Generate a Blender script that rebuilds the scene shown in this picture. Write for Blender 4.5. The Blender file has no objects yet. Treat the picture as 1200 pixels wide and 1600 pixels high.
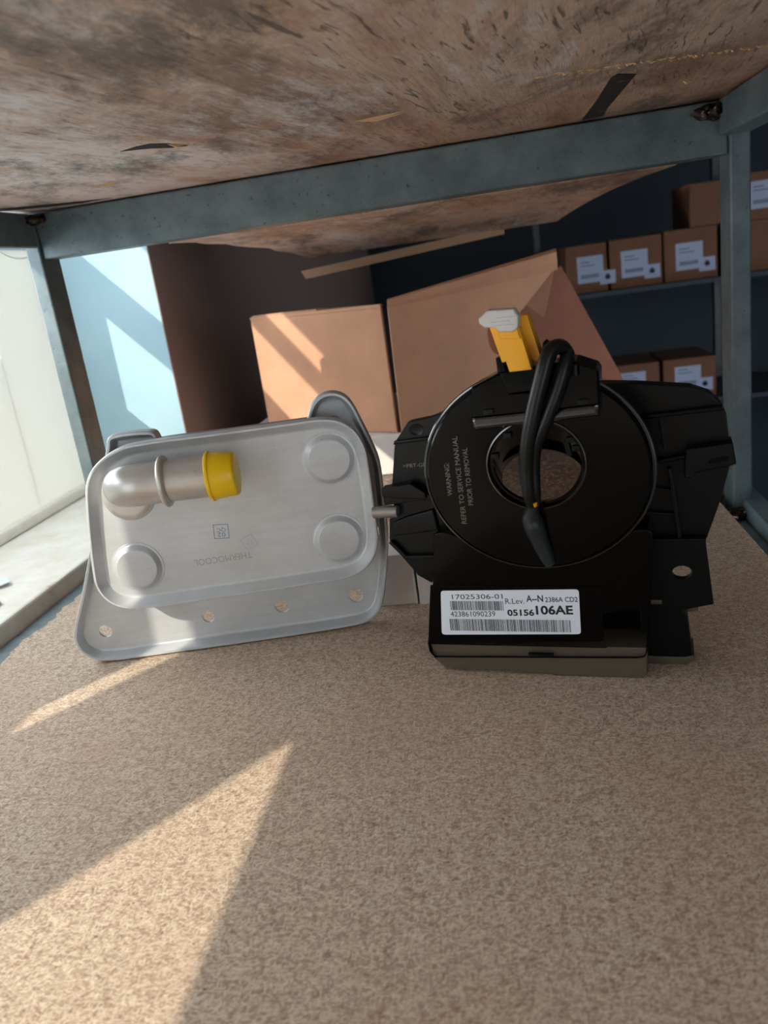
import bpy, bmesh, math, random
from mathutils import Vector, Matrix
from mathutils.geometry import tessellate_polygon
random.seed(7)
SC = bpy.context.scene
COL = SC.collection

# ---------------------------------------------------------------- camera
cam_d = bpy.data.cameras.new('camera'); cam = bpy.data.objects.new('camera', cam_d); COL.objects.link(cam)
_X = Vector((0.9821719, 0.1300507, -0.1357396)); _U = Vector((0.0905188, 0.3056684, 0.9478255)); _F = Vector((-0.1647567, 0.9432145, -0.2884468))
cam.matrix_world = Matrix(((_X.x, _U.x, -_F.x, 0.3072412), (_X.y, _U.y, -_F.y, -0.5710490), (_X.z, _U.z, -_F.z, 0.1816915), (0, 0, 0, 1)))
cam_d.sensor_fit = 'VERTICAL'; cam_d.sensor_height = 32; cam_d.lens = 1260.275 / 1600 * 32
cam_d.clip_start = 0.01
cam_d.dof.use_dof = True; cam_d.dof.focus_distance = 0.38; cam_d.dof.aperture_fstop = 14.0
SC.camera = cam

# ---------------------------------------------------------------- light
SC.view_settings.view_transform = 'Standard'; SC.view_settings.look = 'None'
SC.view_settings.gamma = 1; SC.view_settings.use_curve_mapping = False
SC.view_settings.exposure = 0.0
w = bpy.data.worlds.new('sky'); SC.world = w; w.use_nodes = True
bg = w.node_tree.nodes['Background']; bg.inputs[0].default_value = (0.86, 0.93, 1.0, 1); bg.inputs[1].default_value = 5.7
sun_d = bpy.data.lights.new('sun', 'SUN'); sun = bpy.data.objects.new('sun', sun_d); COL.objects.link(sun)
sun_d.energy = 5.0; sun_d.color = (1.0, 0.90, 0.74); sun_d.angle = 0.0093
sun.rotation_euler = Vector((0.60, 0.80, -0.648)).to_track_quat('-Z', 'Y').to_euler()

# ---------------------------------------------------------------- materials
def mat(name, col=(.5, .5, .5), rough=.6, metal=0, spec=.5, trans=0):
    m = bpy.data.materials.new(name); m.use_nodes = True
    b = m.node_tree.nodes['Principled BSDF']
    b.inputs['Base Color'].default_value = (*col, 1); b.inputs['Roughness'].default_value = rough
    b.inputs['Metallic'].default_value = metal; b.inputs['Specular IOR Level'].default_value = spec
    b.inputs['Transmission Weight'].default_value = trans
    return m
class NT:
    def __init__(s, m): s.t = m.node_tree; s.b = s.t.nodes['Principled BSDF']; s.tc = s.n('ShaderNodeTexCoord')
    def n(s, k, **kw):
        x = s.t.nodes.new(k)
        for a, v in kw.items(): setattr(x, a, v)
        return x
    def l(s, a, b): s.t.links.new(a, b)
    def mapping(s, scale=(1, 1, 1), rot=(0, 0, 0), loc=(0, 0, 0), src=None):
        src = src or s.tc.outputs['Object']
        if any(rot):                                                    # turn first, then stretch
            m0 = s.n('ShaderNodeMapping'); m0.inputs['Rotation'].default_value = rot; s.l(src, m0.inputs[0]); src = m0.outputs[0]
        m = s.n('ShaderNodeMapping'); m.inputs['Scale'].default_value = scale; m.inputs['Location'].default_value = loc
        s.l(src, m.inputs[0]); return m.outputs[0]
    def noise(s, vec, scale, detail=4, rough=.55, dist=0):
        x = s.n('ShaderNodeTexNoise'); x.inputs['Scale'].default_value = scale; x.inputs['Detail'].default_value = detail
        x.inputs['Roughness'].default_value = rough; x.inputs['Distortion'].default_value = dist; s.l(vec, x.inputs['Vector']); return x
    def ramp(s, fac, stops):
        r = s.n('ShaderNodeValToRGB'); e = r.color_ramp.elements
        while len(e) < len(stops): e.new(.5)
        for k, (p, c) in enumerate(stops): e[k].position = p; e[k].color = (*c, 1) if len(c) == 3 else c
        s.l(fac, r.inputs[0]); return r.outputs[0]
    def mix(s, f, a, b, mode='MIX'):
        x = s.n('ShaderNodeMix', data_type='RGBA', blend_type=mode)
        for v, i in ((f, 0), (a, 6), (b, 7)):
            if isinstance(v, (int, float)): x.inputs[i].default_value = v
            elif isinstance(v, tuple): x.inputs[i].default_value = (*v, 1)
            else: s.l(v, x.inputs[i])
        return x.outputs[2]
    def math(s, op, a, b=0.0, c=0.0):
        x = s.n('ShaderNodeMath', operation=op)
        for v, i in ((a, 0), (b, 1), (c, 2)):
            if isinstance(v, (int, float)): x.inputs[i].default_value = v
            else: s.l(v, x.inputs[i])
        return x.outputs[0]
    def bump(s, h, strength=.3, dist=.0005):
        x = s.n('ShaderNodeBump'); x.inputs['Strength'].default_value = strength; x.inputs['Distance'].default_value = dist
        s.l(h, x.inputs['Height']); s.l(x.outputs[0], s.b.inputs['Normal'])
def g(v): return ((v / 255) / 12.92 if v <= 10 else ((v / 255 + .055) / 1.055) ** 2.4)
def rgb(r, gg, b): return (g(r), g(gg), g(b))

# particle board
M_board = mat('particle_board', rough=.75); T = NT(M_board)
wn = T.noise(T.tc.outputs['Object'], 45, 2); warp = T.mix(.0035, T.tc.outputs['Object'], wn.outputs['Color'], 'ADD')
fn = T.noise(T.tc.outputs['Object'], 900, 5, .75); fm = T.noise(T.tc.outputs['Object'], 260, 4, .7)
base = T.ramp(T.math('ADD', T.math('MULTIPLY', fn.outputs[0], .6), T.math('MULTIPLY', fm.outputs[0], .4)), [(.34, rgb(120, 98, 80)), (.46, rgb(164, 141, 120)), (.54, rgb(186, 165, 142)), (.66, rgb(214, 196, 174))])
for rot, sc, loc in ((.5, (520, 2300, 900), (0, 0, 0)), (-.5, (640, 2800, 900), (3, 5, 1)), (1.5, (580, 2500, 900), (7, 2, 3)), (0, (480, 2500, 900), (1, 8, 3)), (2.3, (760, 3200, 900), (6, 4, 2))):
    v = T.n('ShaderNodeTexVoronoi'); v.inputs['Scale'].default_value = 1; T.l(T.mapping(sc, (0, 0, rot), loc, warp), v.inputs['Vector'])
    sp = T.n('ShaderNodeSeparateColor'); T.l(v.outputs['Color'], sp.inputs[0])
    base = T.mix(T.math('MULTIPLY', T.ramp(sp.outputs[0], [(.84, (0, 0, 0)), (.90, (1, 1, 1))]), .55), base, rgb(222, 206, 184))
    base = T.mix(T.math('MULTIPLY', T.ramp(sp.outputs[1], [(.90, (0, 0, 0)), (.95, (1, 1, 1))]), .5), base, rgb(122, 92, 68))
dk = T.noise(T.tc.outputs['Object'], 330, 1); base = T.mix(T.math('MULTIPLY', T.ramp(dk.outputs[0], [(.76, (0, 0, 0)), (.79, (1, 1, 1))]), .8), base, rgb(78, 52, 36))
lg = T.noise(T.tc.outputs['Object'], 9, 3); base = T.mix(T.ramp(lg.outputs[0], [(.45, (0, 0, 0)), (.75, (.35, .35, .35))]), base, rgb(182, 142, 122))
T.l(base, T.b.inputs['Base Color']); T.bump(fn.outputs[0], .3, .0003)

# painted / stained plywood underside
def ply(name, tint=1.0):
    m = mat(name, rough=.62); T = NT(m); O = T.tc.outputs['Object']
    wv = T.noise(O, 9, 3); wo = T.mix(.012, O, wv.outputs['Color'], 'ADD')
    def M(scale, rot=(0, 0, 0), loc=(0, 0, 0)): return T.mapping(scale, rot, loc, wo)
    big = T.noise(M((1.3, .45, 1)), 9, 8, .72, .5)
    base = T.ramp(big.outputs[0], [(.32, rgb(108, 88, 76)), (.43, rgb(168, 142, 124)), (.52, rgb(206, 182, 162)), (.60, rgb(178, 146, 124)), (.72, rgb(124, 102, 88))])
    gr = T.noise(M((420, 22, 20), (0, 0, .10)), 1, 7, .75, .5)
    base = T.mix(.75, base, T.ramp(gr.outputs[0], [(.32, (.5, .46, .43)), (.47, (.95, .93, .91)), (.6, (1, 1, 1)), (.75, (1.0, .97, .93))]), 'MULTIPLY')
    ck = T.noise(M((420, 38, 20), (0, 0, .16), (2, 3, 0)), 1, 4, .55, .7)
    area_ = T.noise(M((1, 1, 1), (0, 0, 0), (4, 4, 0)), 9, 2)
    ckf = T.math('MULTIPLY', T.ramp(ck.outputs[0], [(.36, (1, 1, 1)), (.40, (0, 0, 0))]), T.ramp(area_.outputs[0], [(.42, (0, 0, 0)), (.55, (1, 1, 1))]))
    base = T.mix(T.math('MULTIPLY', ckf, .75), base, rgb(50, 36, 30))
    sx = T.n('ShaderNodeSeparateXYZ'); T.l(O, sx.inputs[0])
    # pale sheen from the open left side, painted into the base colour
    sheen_n = T.noise(M((26, 7, 1), (0, 0, .15), (8, 2, 0)), 1, 9, .8)
    sheen_f = T.ramp(T.math('SUBTRACT', sheen_n.outputs[0], T.math('MULTIPLY', sx.outputs[0], .55)), [(.36, (0, 0, 0)), (.50, (.85, .85, .85))])
    base = T.mix(sheen_f, base, rgb(222, 222, 224))
    on = T.noise(M((5, 14, 1)), 2.2, 8, .7); e = T.math('ADD', T.math('MULTIPLY', sx.outputs[1], 3.0), T.math('MULTIPLY', on.outputs[0], 1.7))
    ef = T.ramp(e, [(.30, (0, 0, 0)), (.66, (.8, .8, .8))])
    base = T.mix(ef, base, T.mix(.7, rgb(214, 136, 92), base))
    gm = T.noise(M((6, 2.6, 1), (0, 0, -.2), (5, 1, 0)), 2.2, 10, .8); base = T.mix(T.ramp(gm.outputs[0], [(.50, (0, 0, 0)), (.60, (.75, .75, .75))]), base, rgb(78, 72, 66))
    pa = T.noise(M((60, 18, 1), (0, 0, -.3), (1, 9, 0)), 1, 9, .85); base = T.mix(T.ramp(pa.outputs[0], [(.57, (0, 0, 0)), (.68, (.6, .6, .6))]), base, rgb(210, 180, 156))
    pb = T.noise(M((700, 40, 1), (0, 0, .5)), 1, 4, .6); base = T.mix(T.ramp(pb.outputs[0], [(.66, (0, 0, 0)), (.71, (.6, .6, .6))]), base, rgb(214, 190, 170))
    T.l(base, T.b.inputs['Base Color'])
    T.bump(T.math('SUBTRACT', gr.outputs[0], T.math('MULTIPLY', ckf, .6)), .55, .0012); return m
M_ply = ply('stained_plywood')
M_tear = mat('torn_hole', rgb(24, 16, 12), .9)
M_splint = mat('raw_splinter', rgb(214, 178, 134), .8)
M_plyedge = mat('ply_edge', rgb(150, 118, 92), .8)
M_black_paint = mat('worn_black_stripe', rough=.6); T = NT(M_black_paint)
T.l(T.ramp(T.noise(T.mapping((60, 420, 1)), 1, 5, .7).outputs[0], [(.5, rgb(30, 27, 25)), (.62, rgb(44, 38, 34)), (.68, rgb(196, 170, 148))]), T.b.inputs['Base Color'])

def steel(name, c1, c2, rough=.45, metal=.35):
    m = mat(name, rough=rough, metal=metal); T = NT(m)
    n = T.noise(T.mapping((1, 1, 1)), 38, 5, .65); n2 = T.noise(T.mapping((1, 1, 1)), 300, 3)
    c = T.ramp(n.outputs[0], [(.36, c1), (.62, c2)]); c = T.mix(T.ramp(n2.outputs[0], [(.66, (0, 0, 0)), (.72, (.6, .6, .6))]), c, rgb(40, 40, 40))
    T.l(c, T.b.inputs['Base Color']); T.bump(n.outputs[0], .08, .0004); return m
M_steel = steel('grey_steel', rgb(88, 102, 108), rgb(112, 126, 130))
M_steel_dark = steel('black_steel', rgb(30, 34, 36), rgb(52, 56, 58))
M_weld = mat('weld', rough=.35, metal=.8); T = NT(M_weld); T.l(T.ramp(T.noise(T.mapping(), 400, 4).outputs[0], [(.4, rgb(30, 24, 22)), (.62, rgb(70, 52, 44)), (.7, rgb(200, 190, 180))]), T.b.inputs['Base Color'])

def alu(name, c1, c2, rough=.42, metal=.7):
    m = mat(name, rough=rough, metal=metal); T = NT(m)
    n = T.noise(T.mapping(), 28, 6, .6); n2 = T.noise(T.mapping((40, 40, 400)), 1, 4); n3 = T.noise(T.mapping(), 900, 2)
    c = T.ramp(n.outputs[0], [(.35, c1), (.65, c2)]); c = T.mix(.12, c, n2.outputs[0]); c = T.mix(T.ramp(n3.outputs[0], [(.72, (0, 0, 0)), (.76, (.5, .5, .5))]), c, rgb(110, 108, 104))
    T.l(c, T.b.inputs['Base Color']); T.l(T.ramp(n.outputs[0], [(.3, (rough - .06,) * 3), (.7, (rough + .1,) * 3)]), T.b.inputs['Roughness']); T.bump(n3.outputs[0], .06, .0002); return m
M_alu = alu('brushed_aluminium', rgb(190, 196, 200), rgb(206, 211, 216), .38, .38)
M_alu_d = alu('dull_shaded_aluminium', rgb(120, 112, 106), rgb(150, 143, 136), .5)  # darker aluminium: shade around the plate stack is put into its colour
M_alu_p = alu('tube_aluminium', rgb(184, 180, 174), rgb(214, 211, 206), .36, .6)
M_yel = mat('yellow_plastic', rgb(240, 196, 4), .38); M_yel2 = mat('amber_plastic', rgb(247, 178, 10), .35)
M_blk = mat('black_plastic', rgb(5, 5, 5), .14, spec=.13); T = NT(M_blk); T.bump(T.noise(T.mapping(), 1600, 2).outputs[0], .05, .0001)
M_blk_m = mat('matt_black_plastic', rgb(8, 11, 13), .32, spec=.18); T = NT(M_blk_m); T.bump(T.noise(T.mapping(), 1300, 2).outputs[0], .10, .0001)
M_rim = mat('housing_base_plastic', rgb(84, 76, 64), .25, spec=.6)  # brown stands in for the board's reflection in the black base strip
M_rub = mat('black_rubber', rgb(10, 12, 13), .36, spec=.35)
M_sleeve = mat('grey_rubber_sleeve', rgb(28, 36, 40), .4)
M_gloss = mat('glossy_black_edge', rgb(8, 8, 8), .12, spec=1.0)
M_emb = mat('embossed_black', rgb(86, 86, 84), .3, spec=.8)
M_clip = mat('milky_plastic', rgb(226, 226, 224), .3, trans=.15)
M_label_shade = mat('shaded_label', rgb(118, 126, 146), .7)  # white label darkened: gloom of the store room put into the colour
M_label = mat('white_label', rgb(222, 230, 240), .45); M_ink = mat('dark_ink', rgb(22, 22, 44), .6); M_gink = mat('grey_print', rgb(150, 152, 154), .5); M_bink = mat('blue_stamp_ink', rgb(92, 124, 158), .6); M_bink2 = mat('faint_stamp_ink', rgb(160, 178, 194), .6)
def card(name, c, rough=.85):
    m = mat(name, c, rough); T = NT(m); n = T.noise(T.mapping((1, 1, 1)), 22, 5, .6); f = T.noise(T.mapping((1, 1, 6)), 500, 3)
    a = tuple(x * .88 for x in c); b = tuple(min(1, x * 1.1) for x in c)
    T.l(T.mix(.12, T.ramp(n.outputs[0], [(.3, a), (.7, b)]), f.outputs[0], 'MULTIPLY'), T.b.inputs['Base Color']); T.bump(T.noise(T.mapping((350, 350, 2)), 1, 2).outputs[0], .08, .0006); return m
M_card = card('cardboard', rgb(196, 148, 118)); M_card2 = card('shaded_brown_card', rgb(132, 82, 62)); M_card_e = mat('corrugated_edge', rgb(120, 86, 62), .9)  # darker brown carries the shade on the large carton's right side
M_wcard = card('white_card', rgb(232, 224, 220)); M_ocard = card('amber_carton', rgb(84, 50, 27))  # amber darkened in colour to stand for the dim store room
M_gran = mat('speckled_granite', rough=.4); T = NT(M_gran)
gv = T.n('ShaderNodeTexVoronoi'); gv.inputs['Scale'].default_value = 560; T.l(T.tc.outputs['Object'], gv.inputs['Vector']); gs = T.n('ShaderNodeSeparateColor'); T.l(gv.outputs['Color'], gs.inputs[0])
gn = T.noise(T.tc.outputs['Object'], 420, 3)
T.l(T.ramp(T.math('MULTIPLY', T.math('ADD', gs.outputs[0], gn.outputs[0]), .5), [(.22, rgb(24, 19, 17)), (.42, rgb(64, 50, 43)), (.58, rgb(88, 71, 61)), (.74, rgb(160, 138, 122))]), T.b.inputs['Base Color'])
M_blue = mat('pale_blue_paint', rough=.7); T = NT(M_blue); T.l(T.ramp(T.noise(T.mapping(), 14, 6).outputs[0], [(.3, rgb(146, 178, 190)), (.7, rgb(158, 188, 200))]), T.b.inputs['Base Color']); T.bump(T.noise(T.mapping((1, 1, .3)), 220, 3).outputs[0], .15, .0006)
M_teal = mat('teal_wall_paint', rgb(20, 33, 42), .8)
M_col_shade = mat('shaded_column_side', rgb(128, 108, 100), .9)  # blue column's unlit side: shade and carton bounce put into the colour
M_cream = mat('cream_paint', rough=.55); T = NT(M_cream); n = T.noise(T.mapping((1, 1, 1)), 26, 8, .7)
T.l(T.ramp(n.outputs[0], [(.30, rgb(176, 150, 112)), (.37, rgb(222, 216, 200)), (.6, rgb(236, 233, 224))]), T.b.inputs['Base Color']); T.bump(n.outputs[0], .3, .001)
M_frame = mat('grey_sash_paint', rgb(180, 196, 204), .5)
M_frost = bpy.data.materials.new('frosted_panel'); M_frost.use_nodes = True; nt = M_frost.node_tree; pb = nt.nodes['Principled BSDF']; pb.inputs['Base Color'].default_value = (*rgb(226, 226, 222), 1); pb.inputs['Roughness'].default_value = .6
tr = nt.nodes.new('ShaderNodeBsdfTranslucent'); tr.inputs[0].default_value = (*rgb(236, 234, 226), 1); mx = nt.nodes.new('ShaderNodeMixShader'); mx.inputs[0].default_value = .30
nt.links.new(pb.outputs[0], mx.inputs[1]); nt.links.new(tr.outputs[0], mx.inputs[2]); nt.links.new(mx.outputs[0], nt.nodes['Material Output'].inputs[0])
M_white = mat('white_plaster', rgb(232, 232, 228), .8); M_dark = mat('dark_interior', rgb(40, 42, 44), .9); M_grey = mat('light_block_grey', rgb(118, 112, 104), .9)

# ---------------------------------------------------------------- helpers
def link(name, me, m=None, parent=None, loc=None, rot=None):
    o = bpy.data.objects.new(name, me); COL.objects.link(o)
    if m is not None and me is not None:
        if not me.materials: me.materials.append(m)
    if parent: o.parent = parent
    if loc: o.location = loc
    if rot: o.rotation_euler = rot
    return o
def tag(o, label, cat, group=None):
    o['label'] = label; o['category'] = cat
    if group: o['group'] = group
    return o
def thing(name, label, cat, loc=(0, 0, 0), rz=0, group=None, rx=0):
    o = bpy.data.objects.new(name, None); COL.objects.link(o); o.location = loc; o.rotation_euler = (rx, 0, rz); o.empty_display_size = .02
    return tag(o, label, cat, group)
def struct(o): o['kind'] = 'structure'; return o
def lab(o, s): o['label'] = s; return o
def bevel(o, wd, seg=2, ang=35):
    b = o.modifiers.new('bevel', 'BEVEL'); b.width = wd; b.segments = seg; b.limit_method = 'ANGLE'; b.angle_limit = math.radians(ang); b.harden_normals = False
    return o
def to_mesh(bm, smooth=False, ang=40):
    bmesh.ops.recalc_face_normals(bm, faces=bm.faces)
    me = bpy.data.meshes.new('m'); bm.to_mesh(me); bm.free()
    if smooth:
        for p in me.polygons: p.use_smooth = True
        me.set_sharp_from_angle(angle=math.radians(ang))
    return me
def box(name, x0, x1, y0, y1, z0, z1, m, parent=None, bv=0, loc=None, rot=None):
    bm = bmesh.new(); vs = [bm.verts.new(p) for p in ((x0, y0, z0), (x1, y0, z0), (x1, y1, z0), (x0, y1, z0), (x0, y0, z1), (x1, y0, z1), (x1, y1, z1), (x0, y1, z1))]
    for f in ((0, 1, 2, 3), (4, 5, 6, 7), (0, 1, 5, 4), (1, 2, 6, 5), (2, 3, 7, 6), (3, 0, 4, 7)): bm.faces.new([vs[i] for i in f])
    o = link(name, to_mesh(bm), m, parent, loc, rot)
    if bv: bevel(o, bv)
    return o
def P3(u, v, n): return Vector((u * .001, -n * .001, v * .001))     # local mm: right, up, towards the viewer
def catmull(pts, sub=4):
    out = []; N = len(pts)
    for i in range(N):
        p0, p1, p2, p3 = (Vector(pts[(i + k) % N]) for k in (-1, 0, 1, 2))
        d1 = max((p1 - p0).length, 1e-6) ** .5; d2 = max((p2 - p1).length, 1e-6) ** .5; d3 = max((p3 - p2).length, 1e-6) ** .5
        m1 = (p2 - p1) + d2 * ((p1 - p0) / d1 - (p2 - p0) / (d1 + d2)) ; m2 = (p2 - p1) + d2 * ((p3 - p2) / d3 - (p3 - p1) / (d2 + d3))
        for k in range(sub):
            t = k / sub; t2 = t * t; t3 = t2 * t
            out.append(tuple((2 * t3 - 3 * t2 + 1) * p1 + (t3 - 2 * t2 + t) * m1 + (-2 * t3 + 3 * t2) * p2 + (t3 - t2) * m2))
    return out
def roundp(pts, r, seg=5):
    out = []; N = len(pts)
    for i in range(N):
        p = Vector(pts[i]); a = Vector(pts[i - 1]) - p; b = Vector(pts[(i + 1) % N]) - p
        rr = r[i] if isinstance(r, (list, tuple)) else r
        ang = a.angle(b); d = min(rr / math.tan(ang / 2) if ang > .01 else 0, a.length * .48, b.length * .48)
        if d < 1e-4: out.append(tuple(p)); continue
        s = p + a.normalized() * d; e = p + b.normalized() * d
        for k in range(seg + 1):
            t = k / seg; out.append(tuple(s * (1 - t) ** 2 + p * 2 * t * (1 - t) + e * t * t))
    return out
def area(p): return sum(p[i - 1][0] * p[i][1] - p[i][0] * p[i - 1][1] for i in range(len(p))) / 2
def ccw(p): return p if area(p) > 0 else p[::-1]
def inset(p, d):
    out = []; N = len(p)
    for i in range(N):
        a = Vector(p[i - 1]); b = Vector(p[i]); c = Vector(p[(i + 1) % N])
        e1 = (b - a); e2 = (c - b)
        n1 = Vector((-e1.y, e1.x)).normalized(); n2 = Vector((-e2.y, e2.x)).normalized(); n = n1 + n2
        n = n.normalized() if n.length > 1e-6 else n1
        k = 1 / max(.55, n.dot(n1)); out.append(tuple(b + n * d * k))
    return out
def cap(bm, loops, vs):
    tris = tessellate_polygon([[Vector((x, y, 0)) for x, y in l] for l in loops])
    for t in tris:
        try: bm.faces.new([vs[i] for i in t])
        except ValueError: pass
def wn_(o):
    w_ = o.modifiers.new('normals', 'WEIGHTED_NORMAL'); w_.keep_sharp = True; w_.weight = 100; return o
def loft(name, rings, m, parent, cap0=None, cap1=None, holes=(), smooth=True, ang=35, hdepth=None):
    """rings: list of (polygon uv in mm, n in mm) of equal point count; holes cut through first cap plane and last cap plane"""
    bm = bmesh.new(); R = []
    for poly, n in rings: R.append([bm.verts.new(P3(x, y, n)) for x, y in poly])
    N = len(R[0])
    for a, b in zip(R, R[1:]):
        for i in range(N): bm.faces.new((a[i - 1], a[i], b[i], b[i - 1]))
    if cap0 is not False: 
        hv = [[bm.verts.new(P3(x, y, rings[0][1])) for x, y in h] for h in holes]; cap(bm, [rings[0][0]] + list(holes), R[0] + sum(hv, []))
    if cap1 is not False:
        hw = [[bm.verts.new(P3(x, y, rings[-1][1])) for x, y in h] for h in holes]; cap(bm, [rings[-1][0]] + list(holes), R[-1] + sum(hw, []))
        if cap0 is not False:
            for a, b in zip(hv, hw):
                for i in range(len(a)): bm.faces.new((a[i - 1], a[i], b[i], b[i - 1]))
    bmesh.ops.triangulate(bm, faces=[f for f in bm.faces if len(f.verts) > 4])
    return wn_(link(name, to_mesh(bm, smooth, ang), m, parent))
def extr(name, poly, n0, n1, m, parent, holes=(), bv=.4):
    """plate with small rounded front edge"""
    p = ccw(poly)
    rings = [(p, n0), (p, n1 - bv), (inset(p, bv * .35), n1 - bv * .3), (inset(p, bv), n1)] if bv else [(p, n0), (p, n1)]
    return loft(name, rings, m, parent, holes=[ccw(h) for h in holes], smooth=bool(bv), ang=30)
def circ(cx, cy, r, seg=32, rb=None): return [(cx + r * math.cos(2 * math.pi * k / seg), cy + (rb or r) * math.sin(2 * math.pi * k / seg)) for k in range(seg)]
def sweep(name, pts, radii, m, parent, seg=14, caps=True, flat=1.0, sub=6, ribs=None):
    """tube along pts (u,v,n mm); radii per point"""
    P = []; Rr = []
    N = len(pts)
    for i in range(N - 1):
        p0, p1, p2, p3 = (Vector(pts[min(max(i + k, 0), N - 1)]) for k in (-1, 0, 1, 2))
        for k in range(sub):
            t = k / sub; P.append(.5 * ((2 * p1) + (p2 - p0) * t + (2 * p0 - 5 * p1 + 4 * p2 - p3) * t * t + (3 * p1 - p0 - 3 * p2 + p3) * t ** 3)); Rr.append(radii[i] * (1 - t) + radii[i + 1] * t)
    P.append(Vector(pts[-1])); Rr.append(radii[-1])
    bm = bmesh.new(); rings = []; up = Vector((0, 0, 1)); tprev = None
    for i, p in enumerate(P):
        t = (P[min(i + 1, len(P) - 1)] - P[max(i - 1, 0)]).normalized()
        if tprev is None:
            s = t.cross(up) if abs(t.dot(up)) < .95 else t.cross(Vector((0, 1, 0))); s.normalize()
        else:
            s = (s - t * s.dot(t)).normalized()
        q = t.cross(s); tprev = t; r = Rr[i]
        rings.append([bm.verts.new(P3(*(p + (s * math.cos(a) * r + q * math.sin(a) * r * flat)))) for a in (2 * math.pi * k / seg for k in range(seg))])
    for a, b in zip(rings, rings[1:]):
        for i in range(seg): bm.faces.new((a[i - 1], a[i], b[i], b[i - 1]))
    if caps: bm.faces.new(rings[0]); bm.faces.new(rings[-1])
    return link(name, to_mesh(bm, True, 50), m, parent)
def text(name, s, m, parent, u, v, n, width, height=None, rot=0, bold=0, thick=.12, align='LEFT'):
    """flat lettering: baseline start at (u,v) mm, stretched to width (and cap height) in mm"""
    c = bpy.data.curves.new('t', 'FONT'); c.body = s; c.size = 1; c.offset = bold; c.resolution_u = 3
    o = bpy.data.objects.new('t', c); COL.objects.link(o); dg = bpy.context.evaluated_depsgraph_get(); dg.update()
    me = bpy.data.meshes.new_from_object(o.evaluated_get(dg)); bpy.data.objects.remove(o)
    xs = [p.co.x for p in me.vertices]; ys = [p.co.y for p in me.vertices]; x0, x1 = min(xs), max(xs); y0, y1 = min(ys), max(ys)
    sx = width / (x1 - x0); sy = (height / (y1 - y0)) if height else sx
    bm = bmesh.new(); bm.from_mesh(me)
    for p in bm.verts: p.co = Vector(((p.co.x - x0) * sx, (p.co.y - y0) * sy, 0))
    r = bmesh.ops.extrude_face_region(bm, geom=bm.faces[:]); 
    for e in r['geom']:
        if isinstance(e, bmesh.types.BMVert): e.co.z = thick
    cr, sr = math.cos(rot), math.sin(rot)
    for p in bm.verts:
        x, y, z = p.co; p.co = P3(u + x * cr - y * sr, v + x * sr + y * cr, n + z)
    return link(name, to_mesh(bm), m, parent)
def quads(name, rects, n0, n1, m, parent, skew=0):
    bm = bmesh.new()
    for (a, b, c, d) in rects:
        vs = [bm.verts.new(P3(x, y, n)) for n in (n0, n1) for x, y in ((a, b), (c, b), (c, d), (a, d))]
        for f in ((4, 5, 6, 7), (0, 1, 5, 4), (1, 2, 6, 5), (2, 3, 7, 6), (3, 0, 4, 7)): bm.faces.new([vs[i] for i in f])
    return link(name, to_mesh(bm), m, parent)
def barcode(name, u0, u1, v0, v1, n, m, parent, seed=1):
    rn = random.Random(seed); r = []; x = u0
    while x < u1 - .5:
        wd = rn.choice((.12, .12, .2, .3, .42)); r.append((x, v0, min(x + wd, u1), v1)); x += wd + rn.choice((.16, .16, .24, .4))
    return quads(name, r, n, n + .05, m, parent)

# ================================================================ setting
W, H = .45, .248
# ledge the rack stands against, window parapet, pillars
struct(box('floor', -.022, .47, .004, .46, -.06, -.003, M_gran))
struct(box('trim_1', -.15, -.022, -1.0, .62, -.05, 0.0, M_cream, bv=.002))         # sill
struct(box('wall_left', -.143, -.140, -.480, -.25, 0.0, .224, M_frost))
struct(box('wall_left.001', -.143, -.140, -.2499, .1129, 0.0, .150, M_frost))
struct(box('wall_left.002', -.143, -.140, .113, .60, 0.0, .2438, M_frost))
struct(box('wall_left.003', -.143, -.140, -.552, -.525, 0.0, .224, M_frost))
struct(box('trim_2', -.142, -.138, -.11, .60, .244, .288, M_frame))
struct(box('trim_3', -.142, -.138, -.26, .60, .358, .384, M_frame))
struct(box('trim_7', -.142, -.138, -.27, .60, .410, 1.1, M_frame))  # lintel, drawn out tall to keep sky light off the back room
struct(box('trim_4', -.142, -.138, -.525, -.4805, 0, .9, M_frame))
struct(box('trim_5', -.142, -.138, -.747, -.5525, 0, .9, M_white))
struct(box('column_shade_skin', -.0184, -.0174, .2001, 1.6, 0, 1.1, M_col_shade))  # thin skin that carries the column's painted shade
box_c = struct(box('wall_corner', -.114, -.0185, .20, 1.6, 0.0, 1.1, M_blue))
struct(box('trim_6', -.1398, -.128, -.47, .60, 0.0, .010, M_cream, bv=.003))
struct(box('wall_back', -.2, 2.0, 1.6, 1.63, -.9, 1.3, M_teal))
struct(box('light_block_wall', .095, 2.0, .004, .03, H + .03, 1.1, M_dark))  # added bulkhead, keeps sky light out of the store room
struct(box('light_block_wall.003', -.09, .0949, .004, .03, .43, 1.1, M_dark))  # added piece above the sun gap, cuts light from over the shelf
struct(box('light_block_wall.001', -.15, 2.0, .004, .03, -.9, -.0605, M_dark))  # added below the shelf to stop light reaching the store room
struct(box('light_block_wall_right', .60, .63, -.80, .0035, -.9, 1.1, M_dark))  # added out of view to hold back light from the right
struct(box('light_block_wall.002', -.22, .63, -1.13, -1.1, -.9, 1.1, M_grey))  # added behind the camera to block sky light from the front
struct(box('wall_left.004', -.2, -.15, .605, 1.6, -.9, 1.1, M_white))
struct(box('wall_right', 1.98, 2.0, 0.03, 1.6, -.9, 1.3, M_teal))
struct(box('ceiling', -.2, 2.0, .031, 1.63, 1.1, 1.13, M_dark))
struct(box('floor.001', -.2, 2.0, .0301, 1.5999, -.9, -.88, M_dark))

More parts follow.
